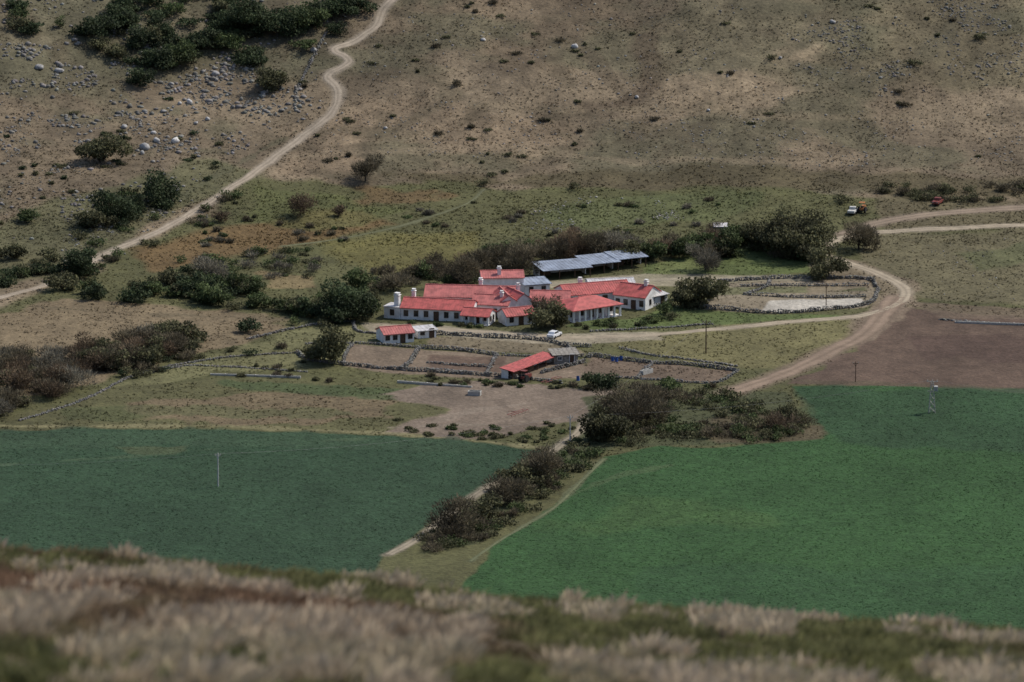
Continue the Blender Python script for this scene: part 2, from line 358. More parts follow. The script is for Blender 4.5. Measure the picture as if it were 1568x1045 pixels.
# ------------------------------------------------------------------ rocks
bm=bmesh.new();bmesh.ops.create_icosphere(bm,subdivisions=1,radius=1)
IV=np.array([v.co[:] for v in bm.verts]);IF=np.array([[v.index for v in f.verts] for f in bm.faces]);bm.free()
bm=bmesh.new();bmesh.ops.create_icosphere(bm,subdivisions=2,radius=1)
IV2=np.array([v.co[:] for v in bm.verts]);IF2=np.array([[v.index for v in f.verts] for f in bm.faces]);bm.free()
def rocks(name,P,size,col,flat=.7,hi=False,loc=None):
    bv,bf=(IV2,IF2) if hi else (IV,IF)
    n=len(P);m=len(bv)
    S=size[:,None]*rng.uniform(.65,1.2,(n,3));S[:,2]*=flat
    V=bv[None]*(1+rng.uniform(-.22,.22,(n,m,1)))*S[:,None,:]
    a=rng.uniform(0,6.28,n);ca=np.cos(a)[:,None];sa=np.sin(a)[:,None]
    V=np.stack([V[:,:,0]*ca-V[:,:,1]*sa,V[:,:,0]*sa+V[:,:,1]*ca,V[:,:,2]],2)
    V+=P[:,None,:]
    F=(bf[None]+(np.arange(n)*m)[:,None,None]).reshape(-1,3)
    K=np.repeat(col,m,0)*rng.uniform(.9,1.1,(n*m,1))
    return mk(name,V.reshape(-1,3),F,M_rock,K,loc=loc)
def rock_cols(n,lo=.13,hi=.36):
    g=rng.uniform(lo,hi,(n,1));return g*np.array([1.0,.95,.86])*rng.uniform(.95,1.05,(n,3))
def rockfield(name,poly,n,smin,smax,lo=.12,hi=.26,clump=.3):
    W=GP(poly);P=sample_poly(W,n*4)
    d=fbm(P[:,0]/6,P[:,1]/8,4,401)+rng.uniform(-clump,clump,len(P));P=P[np.argsort(-d)[:n]]
    P=off_roads(P)
    s=smin+(smax-smin)*rng.uniform(0,1,len(P))**3.5
    z=H(P[:,0],P[:,1])+s*.1
    rocks(name,np.column_stack([P,z]),s,rock_cols(len(P),lo,hi))
rockfield('hillside_rocks',[(-60,-30),(560,-30),(500,70),(490,110),(500,160),(430,225),(330,240),(200,250),(-60,260)],1800,.15,.8)
rockfield('hillside_rocks.001',[(-60,50),(240,35),(380,60),(490,110),(440,180),(200,130),(-60,140)],1000,.2,.95,.13,.27)
rockfield('hillside_rocks.002',[(-60,170),(200,175),(330,210),(300,320),(120,370),(-60,360)],800,.15,.75)
rockfield('hillside_rocks.003',[(500,170),(900,180),(1568,170),(1640,240),(1100,262),(700,240),(470,235)],1100,.12,.40,.15,.30,.45)
rockfield('hillside_rocks.004',[(1200,60),(1350,10),(1640,-30),(1640,110),(1350,150),(1220,110)],1300,.15,.5,.11,.24)
rockfield('hillside_rocks.005',[(580,20),(1000,0),(1300,30),(1250,160),(700,170),(540,150)],800,.12,.45,.13,.30,.45)
rockfield('valley_rocks',[(780,330),(900,300),(1000,300),(1050,335),(900,360),(780,350)],300,.12,.4,.2,.38)
rockfield('valley_rocks.001',[(100,350),(260,320),(330,330),(200,390),(90,410)],180,.15,.5,.13,.3)
rockfield('valley_rocks.002',[(1350,380),(1640,360),(1640,470),(1430,450)],160,.12,.35,.13,.3)
def boulder(u,v,s,g):
    p=G(u,v);p[2]+=s*.3
    rocks('boulder',p[None],np.array([s]),np.array([[g,g*.97,g*.93]]),.75,True,loc=p)
for b in [(290,158,1.0,.55),(275,160,.7,.4),(268,218,1.2,.6),(240,217,.9,.45),(222,228,1.3,.33),(235,205,.8,.5),(218,236,.7,.35),(250,172,.8,.3),(880,73,.8,.5),(740,62,.6,.45),(975,150,.6,.4),(318,184,.8,.42),(300,190,.6,.4),(190,196,.9,.33),(262,130,.8,.3),(60,105,1.0,.3),(90,110,1.1,.33),(330,115,.9,.34),(1275,35,.7,.36),(1085,170,.5,.45),(590,197,.5,.42),(480,78,.9,.3),(1195,90,.6,.3)]: boulder(*b)
# ------------------------------------------------------------------ stone walls
def stone_wall(pts,h=1.0,w=.45,lo=.11,hi=.25,name='stone_wall'):
    h=h*.72
    C=catmull(GP(pts),.5);n=len(C)
    T=np.gradient(C,axis=0);T/=np.linalg.norm(T,axis=1)[:,None]+1e-9;N=np.stack([-T[:,1],T[:,0]],1)
    layers=max(2,int(h/.25));Ps=[];Ss=[]
    hv=h*(1+.45*fbm(np.arange(n)/6.,np.zeros(n),3,int(abs(C[0,0])*7)%99))
    for l in range(layers):
        f=(l+.5)/layers
        for side in (-1,1):
            q=C+N*(side*w*.5*(1-.45*f)*rng.uniform(.6,1.1,n))[:,None]+rng.normal(0,.12,(n,2))
            Ps.append(np.column_stack([q,H(q[:,0],q[:,1])+hv*f-.05]));Ss.append(rng.uniform(.15,.33,n))
    Ps=np.vstack(Ps);Ss=np.concatenate(Ss);c0=Ps[len(Ps)//2].copy()
    rocks(name,Ps,Ss,rock_cols(len(Ps),lo,hi),.7,loc=c0)
WALLS=[([(30,645),(130,612),(215,573),(330,550),(452,541)],.5),([(455,541),(480,553),(600,566),(720,574),(792,580)],1.1),
 ([(642,535),(626,558),(612,567)],1.3),([(645,534),(700,537),(762,545)],1.2),([(770,545),(835,548)],1.0),
 ([(650,512),(700,514),(750,517),(830,522),(870,531),(905,532)],1.3),([(902,545),(990,556),(1060,560),(1130,569)],1.1),
 ([(1130,569),(1092,587),(1000,582),(905,578)],.8),([(1100,432),(1200,427),(1322,428),(1342,440)],1.2),
 ([(1135,439),(1230,438),(1328,438)],1.0),([(1072,472),(1180,480),(1260,476),(1330,466),(1345,445)],1.2),
 ([(1140,452),(1240,456),(1325,455)],1.0),([(380,520),(430,508),(490,497),(545,492)],.7),
 ([(540,492),(548,508),(590,512)],.7),([(660,568),(725,573)],1.0),([(870,532),(880,545),(905,548)],1.2),
 ([(905,508),(1000,503),(1090,497)],.5),([(830,572),(870,562),(895,556)],1.4),([(790,580),(832,584),(860,588)],1.0),
 ([(1440,490),(1520,496),(1640,502)],.5),([(950,534),(1000,545),(1090,556),(1128,562)],.6),([(500,50),(455,140),(465,160)],.6),
 ([(540,527),(528,545),(526,560)],.9),([(760,546),(752,560),(745,574)],.9),([(655,556),(700,560),(745,562)],.8),([(1000,557),(985,570),(975,581)],.9),
 ([(470,527),(540,526),(640,533)],.7),([(225,572),(290,560),(340,562),(470,570)],.4),([(1180,427),(1172,440),(1140,452)],.8)]
for p,h in WALLS: stone_wall(p,h)
# ------------------------------------------------------------------ buildings
class Frame:
    def __init__(s,pL,pR):
        a=G(*pL);b=G(*pR);d=b[:2]-a[:2];s.L=float(np.linalg.norm(d));s.ex=d/s.L;s.ey=np.array([-s.ex[1],s.ex[0]])
        s.o=np.array([a[0],a[1],(a[2]+b[2])/2])
    def w(s,p):
        p=np.asarray(p,float);xy=s.o[:2]+p[:,0:1]*s.ex+p[:,1:2]*s.ey
        return np.column_stack([xy,s.o[2]+p[:,2]])
def empty(name,loc):
    e=bpy.data.objects.new(name,None);e.location=loc;e.empty_display_size=1;ROOT.objects.link(e);return e
BF=[(0,3,2,1),(4,5,6,7),(0,1,5,4),(1,2,6,5),(2,3,7,6),(3,0,4,7)]
class Acc:
    def __init__(s):s.V=[];s.F=[]
    def add(s,V,F):
        n=len(s.V);s.V+= [tuple(v) for v in V];s.F+=[tuple(i+n for i in f) for f in F]
    def box(s,x0,x1,y0,y1,z0,z1):
        s.add([(x0,y0,z0),(x1,y0,z0),(x1,y1,z0),(x0,y1,z0),(x0,y0,z1),(x1,y0,z1),(x1,y1,z1),(x0,y1,z1)],BF)
    def prism_x(s,sec,x0,x1):
        n=len(sec);V=[(x0,y,z) for y,z in sec]+[(x1,y,z) for y,z in sec]
        F=[tuple(range(n))[::-1],tuple(range(n,2*n))]+[(i,(i+1)%n,(i+1)%n+n,i+n) for i in range(n)]
        s.add(V,F)
    def prism_y(s,sec,y0,y1):
        n=len(sec);V=[(x,y0,z) for x,z in sec]+[(x,y1,z) for x,z in sec]
        F=[tuple(range(n)),tuple(range(n,2*n))[::-1]]+[((i+1)%n,i,i+n,(i+1)%n+n) for i in range(n)]
        s.add(V,F)
def fixn(ob):
    bm=bmesh.new();bm.from_mesh(ob.data);bmesh.ops.recalc_face_normals(bm,faces=bm.faces);bm.to_mesh(ob.data);bm.free()
def emit(fr,acc,name,mat,parent):
    if not acc.V:return
    ob=mk(name,fr.w(acc.V),acc.F,mat,parent=parent,loc=np.array(parent.location));fixn(ob);return ob
def window(fr_,gl,x,z,w,h,y=0.0,face='f'):
    t=.09
    if face=='f':
        gl.box(x-w/2,x+w/2,y-.03,y+.05,z,z+h)
        fr_.box(x-w/2-t,x-w/2,y-.09,y+.03,z-t,z+h+t);fr_.box(x+w/2,x+w/2+t,y-.09,y+.03,z-t,z+h+t)
        fr_.box(x-w/2,x+w/2,y-.09,y+.03,z+h,z+h+t);fr_.box(x-w/2,x+w/2,y-.13,y+.03,z-t,z)
        fr_.box(x-.03,x+.03,y-.06,y-.031,z,z+h)
    else:
        X0=y
        gl.box(X0-.05,X0+.03,x-w/2,x+w/2,z,z+h)
        fr_.box(X0-.03,X0+.09,x-w/2-t,x-w/2,z-t,z+h+t);fr_.box(X0-.03,X0+.09,x+w/2,x+w/2+t,z-t,z+h+t)
        fr_.box(X0-.03,X0+.09,x-w/2,x+w/2,z+h,z+h+t);fr_.box(X0-.03,X0+.13,x-w/2,x+w/2,z-t,z)
def chimney(fr,parent,x,y,z0,z1,s=.8,nm='chimney'):
    c=Acc();c.box(x-s/2,x+s/2,y-s/2,y+s/2,z0,z1);c.box(x-s/2-.12,x+s/2+.12,y-s/2-.12,y+s/2+.12,z1+.003,z1+.18)
    for a in (-.3,.3): c.box(x+a*s-.08,x+a*s+.08,y-s*.3,y+s*.3,z1+.183,z1+.5)
    c.box(x-s/2,x+s/2,y-s/2,y+s/2,z1+.503,z1+.6)
    emit(fr,c,nm,M_wall,parent)
def wing(parent,lab,pL,pR,D,h,rise,roof='gable',rm=None,nwin=3,door=True,porch=0,wm=None,sidewin=True,ov=.35,open_front=False,cols=0):
    fr=Frame(pL,pR);L=fr.L;rm=rm or M_red;wm=wm or M_wall
    W=Acc();R=Acc();GL=Acc();FR=Acc();DK=Acc();CP=Acc();th=.16;y0=porch
    if open_front:
        W.box(0,L,D-.2,D,-1,h+(rise if roof=='shed' else 0)-.05)
        n=max(2,int(L/3.2))
        for i in range(n+1):
            x=.12+(L-.24)*i/n;DK.box(x-.1,x+.1,.1,.3,-1,h+rise*.02)
        for x in (0.0,L-.18): W.box(x,x+.18,D*.45,D-.203,-1,h+rise*.4)
        for i in range(int(n/2)): DK.box(.8+i*6,3.4+i*6,D-2.4,D-.6,-.1,1.1)
    elif roof=='gable':
        W.prism_x([(y0,-1.2),(D,-1.2),(D,h-.02),(D/2,h+rise-.03),(y0,h-.02+(y0/(D/2))*rise*.95 if y0 else h-.02)],0,L)
    elif roof=='gabley':
        W.prism_y([(0,-1.2),(L,-1.2),(L,h-.02),(L/2,h+rise-.03),(0,h-.02)],y0,D)
    else: W.box(0,L,y0,D,-1.2,h-.02)
    if roof=='gable':
        s=rise/(D/2);R.prism_x([(-ov,h-ov*s),(D/2,h+rise),(D+ov,h-ov*s),(D+ov,h-ov*s+th),(D/2,h+rise+th),(-ov,h-ov*s+th)],-ov*.6,L+ov*.6)
        CP.box(-ov*.6-.02,L+ov*.6+.02,D/2-.16,D/2+.16,h+rise+th-.05,h+rise+th+.09)
        n=int(L/.55)
        for i in range(n+1):
            x=-ov*.5+(L+ov)*i/n
            for a,b in ((-ov,D/2-.17),(D/2+.17,D+ov)):
                za=h+th+(s*a if a<D/2-.2 else s*(D-a));zb=h+th+(s*b if b<D/2 else s*(D-b))
                R.prism_x([(a,za-.02),(b,zb-.02),(b,zb+.05),(a,za+.05)],x-.05,x+.05)
    elif roof=='gabley':
        s=rise/(L/2);R.prism_y([(-ov,h-ov*s),(L/2,h+rise),(L+ov,h-ov*s),(L+ov,h-ov*s+th),(L/2,h+rise+th),(-ov,h-ov*s+th)],-ov*.5,D+ov*.5)
        CP.box(L/2-.16,L/2+.16,-ov*.5-.02,D+ov*.5+.02,h+rise+th-.05,h+rise+th+.09)
    elif roof=='hip':
        k=min(D/2,L/2-.3);z0=h;R.box(-ov,L+ov,-ov,D+ov,z0,z0+th)
        R.add([(-ov,-ov,z0+th+.002),(L+ov,-ov,z0+th+.002),(L+ov,D+ov,z0+th+.002),(-ov,D+ov,z0+th+.002),(k,D/2,z0+rise+th),(L-k,D/2,z0+rise+th)],[(0,1,5,4),(1,2,5),(2,3,4,5),(3,0,4),(3,2,1,0)])
        CP.box(k-.2,L-k+.2,D/2-.15,D/2+.15,z0+rise+th-.03,z0+rise+th+.09)
    elif roof=='shed':
        R.prism_x([(-ov,h),(D+ov,h+rise),(D+ov,h+rise+.1),(-ov,h+.1)],-ov,L+ov)
        n=int(L/.8)
        for i in range(n+1):
            x=-ov+(L+2*ov)*i/n;R.prism_x([(-ov,h+.08),(D+ov,h+rise+.08),(D+ov,h+rise+.14),(-ov,h+.14)],x-.04,x+.04)
        if not open_front: W.prism_x([(0,h-.3),(D,h-.3),(D,h+rise-.06),(0,h-.03)],.002,L-.002)
    elif roof=='flat':
        R.box(-.15,L+.15,-.15,D+.15,h,h+.2)
    nn=nwin+(1 if door else 0)
    if not open_front:
        for i in range(nn):
            x=L*(i+.5)/nn
            if door and i==nn//2:
                DK.box(x-.5,x+.5,y0-.04,y0+.05,-.3,2.0)
                FR.box(x-.6,x-.5,y0-.08,y0+.03,-.3,2.1);FR.box(x+.5,x+.6,y0-.08,y0+.03,-.3,2.1);FR.box(x-.5,x+.5,y0-.08,y0+.03,2.0,2.1)
            else: window(FR,GL,x,.85,.85,min(1.15,h-1.2),y0)
        if sidewin:
            for yy in (D*.33,D*.7): window(FR,GL,yy,.9,.8,min(1.1,h-1.25),L,'s')
    if porch:
        n=cols or max(3,int(L/2.2));PC=Acc()
        for i in range(n+1):
            x=.25+(L-.5)*i/n;PC.box(x-.2,x+.2,.1,.5,-1,h-.003);PC.box(x-.28,x+.28,.02,.58,-.3,.15)
        PC.box(0,L,0.12,y0-.01,-1,.12)
        emit(fr,PC,lab+'_porch_columns',wm,parent)
    emit(fr,W,lab+'_walls',wm,parent);emit(fr,R,lab+'_roof',rm,parent);emit(fr,GL,lab+'_windows',M_glass,parent)
    emit(fr,FR,lab+'_frames',M_wall if wm is not M_wall else M_wood,parent);emit(fr,DK,lab+'_door' if not open_front else lab+'_posts',M_wood,parent);emit(fr,CP,lab+'_ridge',M_red2 if rm in (M_red,M_red2) else rm,parent)
    return fr
RH=empty('ranch_house',G(790,480))
f=wing(RH,'west_wing',(614,489),(722,494),7.5,2.6,1.5,nwin=6)
chimney(f,RH,1.6,5.6,3,5.2)
wing(RH,'west_annex',(588,487),(613,489),4,2.5,.5,'flat',M_pale,nwin=1,door=False)
f=Frame((600,487),(612,488));chimney(f,RH,.9,1.0,-1,5.0,1.1,'chimney_stack')
f=wing(RH,'rear_west_wing',(650,473),(786,476),8.5,2.8,1.7,rm=M_red2,nwin=6)
chimney(f,RH,12,6,3,5.4)
wing(RH,'entrance_porch',(706,497),(748,500),5.5,2.1,1.1,nwin=2,porch=1.6,cols=4)
f=wing(RH,'central_hall',(722,485),(778,488),7,2.9,1.4,rm=M_red2,nwin=3)
chimney(f,RH,6.2,3,3,5.0,.7)
wing(RH,'central_gable_house',(768,486),(790,485),9,3.6,1.2,'gabley',nwin=2,door=False)
f=wing(RH,'central_gable_annex',(790,484),(814,481),8,3.4,1.3,'gabley',nwin=2,door=False)
chimney(f,RH,3.0,5,3,5.6,.7)
wing(RH,'garden_house',(776,500),(820,496),5,2.2,1.2,nwin=2)
f=wing(RH,'tower_house',(738,453),(802,452),6.5,4.0,.9,nwin=3,door=False,rm=M_red2)
chimney(f,RH,4.0,1.5,4,5.8,.8)
wing(RH,'kitchen',(804,454),(842,451),5,2.5,.5,'shed',M_grey,nwin=2,door=False)
wing(RH,'link_wing',(812,477),(872,478),8,2.4,1.4,nwin=4,rm=M_red2)
f=wing(RH,'east_veranda_wing',(878,495),(952,484),10,2.6,1.7,'hip',nwin=4,porch=2.4,cols=8)
f=wing(RH,'rear_east_wing',(868,470),(968,463),8,2.6,1.5,nwin=5)
chimney(f,RH,5,5,3,4.8)
wing(RH,'rear_store',(903,452),(972,450),6,2.3,.6,'gable',M_pale,nwin=4)
f=wing(RH,'east_gable_house',(940,470),(988,476),7.5,2.9,1.9,nwin=3)
chimney(f,RH,6.2,3.75,3,5.6,.8)
wing(RH,'east_annex',(992,472),(1022,466),4,2.3,.5,'shed',M_pale,nwin=1)
BN=empty('livestock_shed',G(905,425))
wing(BN,'left_bay',(833,430),(905,424),7,2.2,.6,'shed',M_grey,open_front=True)
wing(BN,'middle_bay',(903,421),(948,416),7,2.3,.6,'shed',M_grey,open_front=True)
wing(BN,'right_bay',(946,414),(990,409),6,2.4,.6,'shed',M_grey,open_front=True)
CT=empty('cottage',G(610,524));wing(CT,'cottage',(588,527),(634,524),5.5,2.1,1.0,nwin=3,rm=M_red2)
SD=empty('white_shed',G(655,515));wing(SD,'shed',(640,519),(668,517),3,1.7,.4,'shed',M_pale,nwin=1)
CS=empty('corral_shed',G(815,570));wing(CS,'corral_shed',(786,581),(850,557),3.0,1.6,.5,'shed',M_red,open_front=True)
TS=empty('storage_hut',G(870,560));wing(TS,'hut',(848,558),(885,556),4,1.9,.5,'shed',M_stone,nwin=1,wm=M_stone)
WH=empty('white_hut',G(1103,355));wing(WH,'hut',(1095,358),(1112,358),2.5,1.6,.3,'shed',M_pale,nwin=1,door=False)
# ------------------------------------------------------------------ troughs
def trough(a,b,w=.6,h=.4):
    fr=Frame(a,b);c=Acc();L=fr.L
    c.box(0,L,0,.12,-.3,h);c.box(0,L,w-.12,w,-.3,h);c.box(0,.12,.121,w-.121,-.3,h);c.box(L-.12,L,.121,w-.121,-.3,h);c.box(.121,L-.121,.121,w-.121,-.3,.12)
    n=int(L/3)
    for i in range(1,n): c.box(L*i/n-.08,L*i/n+.08,-.08,w+.08,-.3,h+.05)
    e=empty('feeding_trough',fr.o);emit(fr,c,'basin',M_conc,e)
trough((322,575),(460,580));trough((608,587),(722,594));trough((1462,495),(1575,499));trough((716,606),(735,607),1.6,.9);trough((985,575),(1000,571),1,.9)
# ------------------------------------------------------------------ poles and wires
def cyl(acc,p,q,r0,r1,n=8):
    p=np.array(p,float);q=np.array(q,float);d=q-p;d/=np.linalg.norm(d)
    a=np.cross(d,[0,0,1.]);
    if np.linalg.norm(a)<.01:a=np.array([1.,0,0])
    a/=np.linalg.norm(a);b=np.cross(d,a)
    V=[];
    for c,r in((p,r0),(q,r1)):
        for i in range(n):
            t=6.2832*i/n;V.append(tuple(c+r*(math.cos(t)*a+math.sin(t)*b)))
    F=[(i,(i+1)%n,(i+1)%n+n,i+n) for i in range(n)]+[tuple(range(n))[::-1],tuple(range(n,2*n))]
    acc.add(V,F)
class FF:
    def w(s,p):return np.asarray(p,float)
def pole(u,v,h,mat,r=.16,arm=1.0,name='utility_pole'):
    g=G(u,v);e=empty(name,g);a=Acc();cyl(a,g-[0,0,.5],g+[0,0,h],r,r*.65)
    emit(FF(),a,'post',mat,e);a=Acc();cyl(a,g+[-arm,0.17,h-.5],g+[arm,.17,h-.5],.07,.07,6)
    cyl(a,g+[-arm*.6,.17,h-.5],g+[0,.14,h-1.2],.04,.04,5);cyl(a,g+[arm*.6,.17,h-.5],g+[0,.14,h-1.2],.04,.04,5)
    emit(FF(),a,'crossarm',mat,e);a=Acc()
    for x in(-arm*.9,0,arm*.9): cyl(a,g+[x,.17,h-.42],g+[x,.17,h-.15],.06,.04,6)
    emit(FF(),a,'insulators',M_conc,e);return g+[0,.17,h-.15]
t1=pole(334,745,6.9,M_polew,.16,.6);t2=pole(1081,541,7.4,M_wood);t3=pole(873,675,5.4,M_polew,.16,.6);t5=pole(1310,585,4.5,M_wood,.1,.6);t6=pole(1265,468,5,M_wood,.1,.6)
def pylon(u,v):
    g=G(u,v);e=empty('electricity_pylon',g);a=Acc();h=6.6
    for sx in(-1,1):
        for sy in(-1,1): cyl(a,g+[sx*.7,sy*.5,-.4],g+[sx*.25,sy*.2,h],.07,.05,5)
    for k in range(5):
        z0=h*k/5;z1=h*(k+1)/5;w0=.7-.45*k/5;w1=.7-.45*(k+1)/5
        for sy in(-1,1):
            cyl(a,g+[-w0,sy*w0*.78,z0],g+[w1,sy*w1*.78,z1],.04,.04,4);cyl(a,g+[w0,sy*w0*.78,z0],g+[-w1,sy*w1*.78,z1],.04,.04,4)
    emit(FF(),a,'lattice',M_conc,e);a=Acc()
    cyl(a,g+[-1.2,0,h+.05],g+[1.2,0,h+.05],.07,.07,6);cyl(a,g+[-1.0,0,4.6],g+[1.2,0,4.6],.08,.08,6)
    emit(FF(),a,'crossarms',M_conc,e);a=Acc()
    a.box(g[0]+.35,g[0]+1.15,g[1]-.75,g[1]-.05,g[2]+4.7,g[2]+5.8)
    for i in range(5):a.box(g[0]+.42+i*.15,g[0]+.48+i*.15,g[1]-.88,g[1]-.752,g[2]+4.8,g[2]+5.7)
    for x in(-1,0,1): cyl(a,g+[x,0,h+.1],g+[x,0,h+.5],.08,.05,6)
    emit(FF(),a,'transformer',M_polew,e);return g+[0,0,h+.45]
t4=pylon(1427,632)
def wire(p,q,sag):
    a=Acc();P=[]
    for i in range(13):
        t=i/12;r=p*(1-t)+q*t;r=r.copy();r[2]-=4*sag*t*(1-t);P.append(r)
    for i in range(12):cyl(a,P[i],P[i+1],.012,.012,4)
    e=mk('power_line',np.array(a.V),a.F,M_wire,loc=p)
far=G(-200,760)+np.array([0,0,6.8])
wire(far,t1,1.2);wire(t1,t3,1.5);wire(t3,t4,1.5);wire(t3,t2,1.2)
wire(t4,G(1800,650)+np.array([0,0,6.]),1.5)
# ------------------------------------------------------------------ vehicles & farm things
def car(u,v,ang,paint,kind='car',name='parked_car'):
    g=G(u,v);ca,sa=math.cos(ang),math.sin(ang)
    class Fr:
        def w(s,p):
            p=np.asarray(p,float);return np.column_stack([g[0]+p[:,0]*ca-p[:,1]*sa,g[1]+p[:,0]*sa+p[:,1]*ca,g[2]+.06+p[:,2]])
    fr=Fr();e=empty(name,g);b=Acc()
    b.prism_y([(-2.15,.35),(-2.2,.75),(-2.1,.95),(-.9 if kind=='pickup' else -1.7,1.0),(1.0,1.0),(1.95,.88),(2.15,.7),(2.12,.35)],-.85,.85)
    if kind=='pickup': b.prism_y([(-.75,1.003),(-.6,1.6),(.35,1.62),(.95,1.003)],-.74,.74)
    else: b.prism_y([(-1.75,1.003),(-1.35,1.5),(.2,1.53),(.95,1.003)],-.74,.74)
    o=emit(fr,b,'body',paint,e);bv=o.modifiers.new('bevel','BEVEL');bv.width=.07;bv.segments=2
    w=Acc();x0=-.6 if kind=='pickup' else -1.45
    w.prism_y([(x0-.02,1.06),(x0+.15,1.45),(.15,1.47),(.7,1.06)],-.755,.755)
    w.prism_y([(.86,1.08),(.93,1.08),(.34,1.5),(.27,1.5)],-.64,.64)
    emit(fr,w,'windows',M_glass,e);w=Acc()
    for x in(-1.35,1.35):
        for y in(-.88,.68): cyl(w,(x,y,.33),(x,y+.2,.33),.34,.34,14)
    emit(fr,w,'wheels',M_rubber,e)
    w=Acc()
    for y in(-.65,.4): w.box(2.12,2.19,y,y+.25,.6,.75);w.box(-2.23,-2.17,y,y+.25,.65,.85)
    emit(fr,w,'lamps',M_conc,e)
car(849,517,1.1,M_carw);car(1306,327,1.3,M_polew,'pickup','pickup_truck')
car(1436,313,1.2,M_carr,'pickup','pickup_truck')
def tractor(u,v,ang,paint):
    g=G(u,v);ca,sa=math.cos(ang),math.sin(ang)
    class Fr:
        def w(s,p):
            p=np.asarray(p,float);return np.column_stack([g[0]+p[:,0]*ca-p[:,1]*sa,g[1]+p[:,0]*sa+p[:,1]*ca,g[2]+p[:,2]])
    fr=Fr();e=empty('tractor',g);a=Acc();a.prism_y([(-.2,.7),(1.9,.7),(1.9,1.35),(1.6,1.5),(-.2,1.5)],-.35,.35);a.box(-1.3,-.2,-.5,.5,.7,1.2)
    a.box(-1.4,-.1,-.65,.65,2.4,2.52);emit(fr,a,'bonnet_and_roof',paint,e);a=Acc()
    for x in(-1.3,-.2):
        for y in(-.58,.58):cyl(a,(x,y,1.2),(x,y,2.4),.04,.04,5)
    cyl(a,(1.3,0,1.5),(1.3,0,2.2),.05,.05,6);a.box(-1.0,-.5,-.25,.25,1.2,1.6);emit(fr,a,'cab_frame',M_rubber,e);a=Acc()
    for y in(-.95,.6):cyl(a,(-.8,y,.75),(-.8,y+.35,.75),.75,.75,16)
    for y in(-.7,.45):cyl(a,(1.4,y,.42),(1.4,y+.25,.42),.42,.42,14)
    emit(fr,a,'wheels',M_rubber,e)
tractor(1321,325,1.3,M_caro);tractor(805,584,1.0,M_carr)
def harrow(u,v,ang):
    fr=Frame((u,v),(u+26*math.cos(ang),v-9));e=empty('farm_harrow',fr.o);a=Acc();L=fr.L
    cyl(a,(0,0,.5),(L,0,.5),.06,.06,6);cyl(a,(0,1.1,.5),(L,1.1,.5),.06,.06,6);cyl(a,(L/2,1.1,.5),(L/2,3,.4),.06,.06,6)
    for i in range(6):
        x=L*i/5;cyl(a,(x,0,.5),(x,1.1,.5),.04,.04,5);cyl(a,(x,0,.5),(x+.1,-.15,0),.04,.02,5)
    emit(fr,a,'frame',M_carr,e)
harrow(783,640,0);harrow(835,590,.3)
for u,v in((938,553),(944,554),(951,552),(885,583)):
    g=G(u,v);e=empty('water_barrel',g);a=Acc();cyl(a,g,g+[0,0,.95],.33,.33,14)
    for z in(.02,.32,.62,.9):cyl(a,g+[0,0,z],g+[0,0,z+.05],.36,.36,14)
    emit(FF(),a,'drum',M_blue,e)
# ------------------------------------------------------------------ trees
PAL={'dark':(.040,.055,.024),'green':(.062,.082,.030),'olive':(.084,.083,.040),'brown':(.096,.080,.050),'grey':(.135,.122,.09),'rust':(.112,.080,.050),'lime':(.09,.112,.04)}
def crown(w,h,base,kind,cx=0,cy=0,cz=0,dens=1.0):
    w=w*1.22
    c=np.array(PAL[kind])*rng.uniform(.85,1.15);bare=kind in('brown','grey','rust')
    nl=int(rng.integers(9,15));L=rng.normal(0,1,(nl,3));L[:,2]=L[:,2]*.8-.15;L/=np.linalg.norm(L,axis=1)[:,None]
    L*=rng.uniform(.35,.92,(nl,1));ctr=np.array([0,0,base+(h-base)*.45])
    rad=np.array([w/2,w/2*rng.uniform(.8,1.1),(h-base)/2]);C=ctr+L*rad;R=rng.uniform(.2,.45,nl)
    C=np.vstack([C,ctr]);R=np.append(R,.55);nl+=1
    n=int(np.clip((40 if not bare else 46)*w*h*dens,250,7000))
    wt=R**2;li=rng.choice(nl,n,p=wt/wt.sum());d=rng.normal(0,1,(n,3));d/=np.linalg.norm(d,axis=1)[:,None]
    r=rng.uniform(.2,1.2,n)**.55
    P=C[li]+d*(R[li]*r)[:,None]*rad*1.05+rng.normal(0,.14,(n,3))
    P[:,2]=np.maximum(P[:,2],.06)
    lf=rng.uniform(.6,1.45,nl)[li]
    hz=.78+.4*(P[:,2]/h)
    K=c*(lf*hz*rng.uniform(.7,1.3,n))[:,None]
    if bare:
        a=d*[1,1,.8]+[0,0,.7]+rng.normal(0,.35,(n,3));a/=np.linalg.norm(a,axis=1)[:,None]
        b=np.cross(a,rng.normal(0,1,(n,3)));b/=np.linalg.norm(b,axis=1)[:,None]
        ln=rng.uniform(.35,1.0,n)[:,None];wd=rng.uniform(.04,.13,n)[:,None]
        T=np.stack([P-b*wd,P+b*wd,P+a*ln],1)
        K=np.repeat(K,3,0);V=T.reshape(-1,3)
    else:
        s=rng.uniform(.14,.34,n)[:,None]*min(1.15,max(.7,w/6))
        a=rng.normal(0,1,(n,3));a/=np.linalg.norm(a,axis=1)[:,None]
        b=np.cross(a,rng.normal(0,1,(n,3)));b/=np.linalg.norm(b,axis=1)[:,None]
        q=np.stack([P-a*s,P+b*s*.7,P+a*s,P-a*s,P+a*s,P-b*s*.7],1)
        V=q.reshape(-1,3);K=np.repeat(K,6,0)
    V=V+[cx,cy,cz]
    return V,K,C[:,:]+[cx,cy,cz]
def tube(p,q,r0,r1,n=6):
    a=Acc();cyl(a,p,q,r0,r1,n);T=[]
    V=np.array(a.V);
    for f in a.F:
        for i in range(1,len(f)-1):T+= [V[f[0]],V[f[i]],V[f[i+1]]]
    return np.array(T)
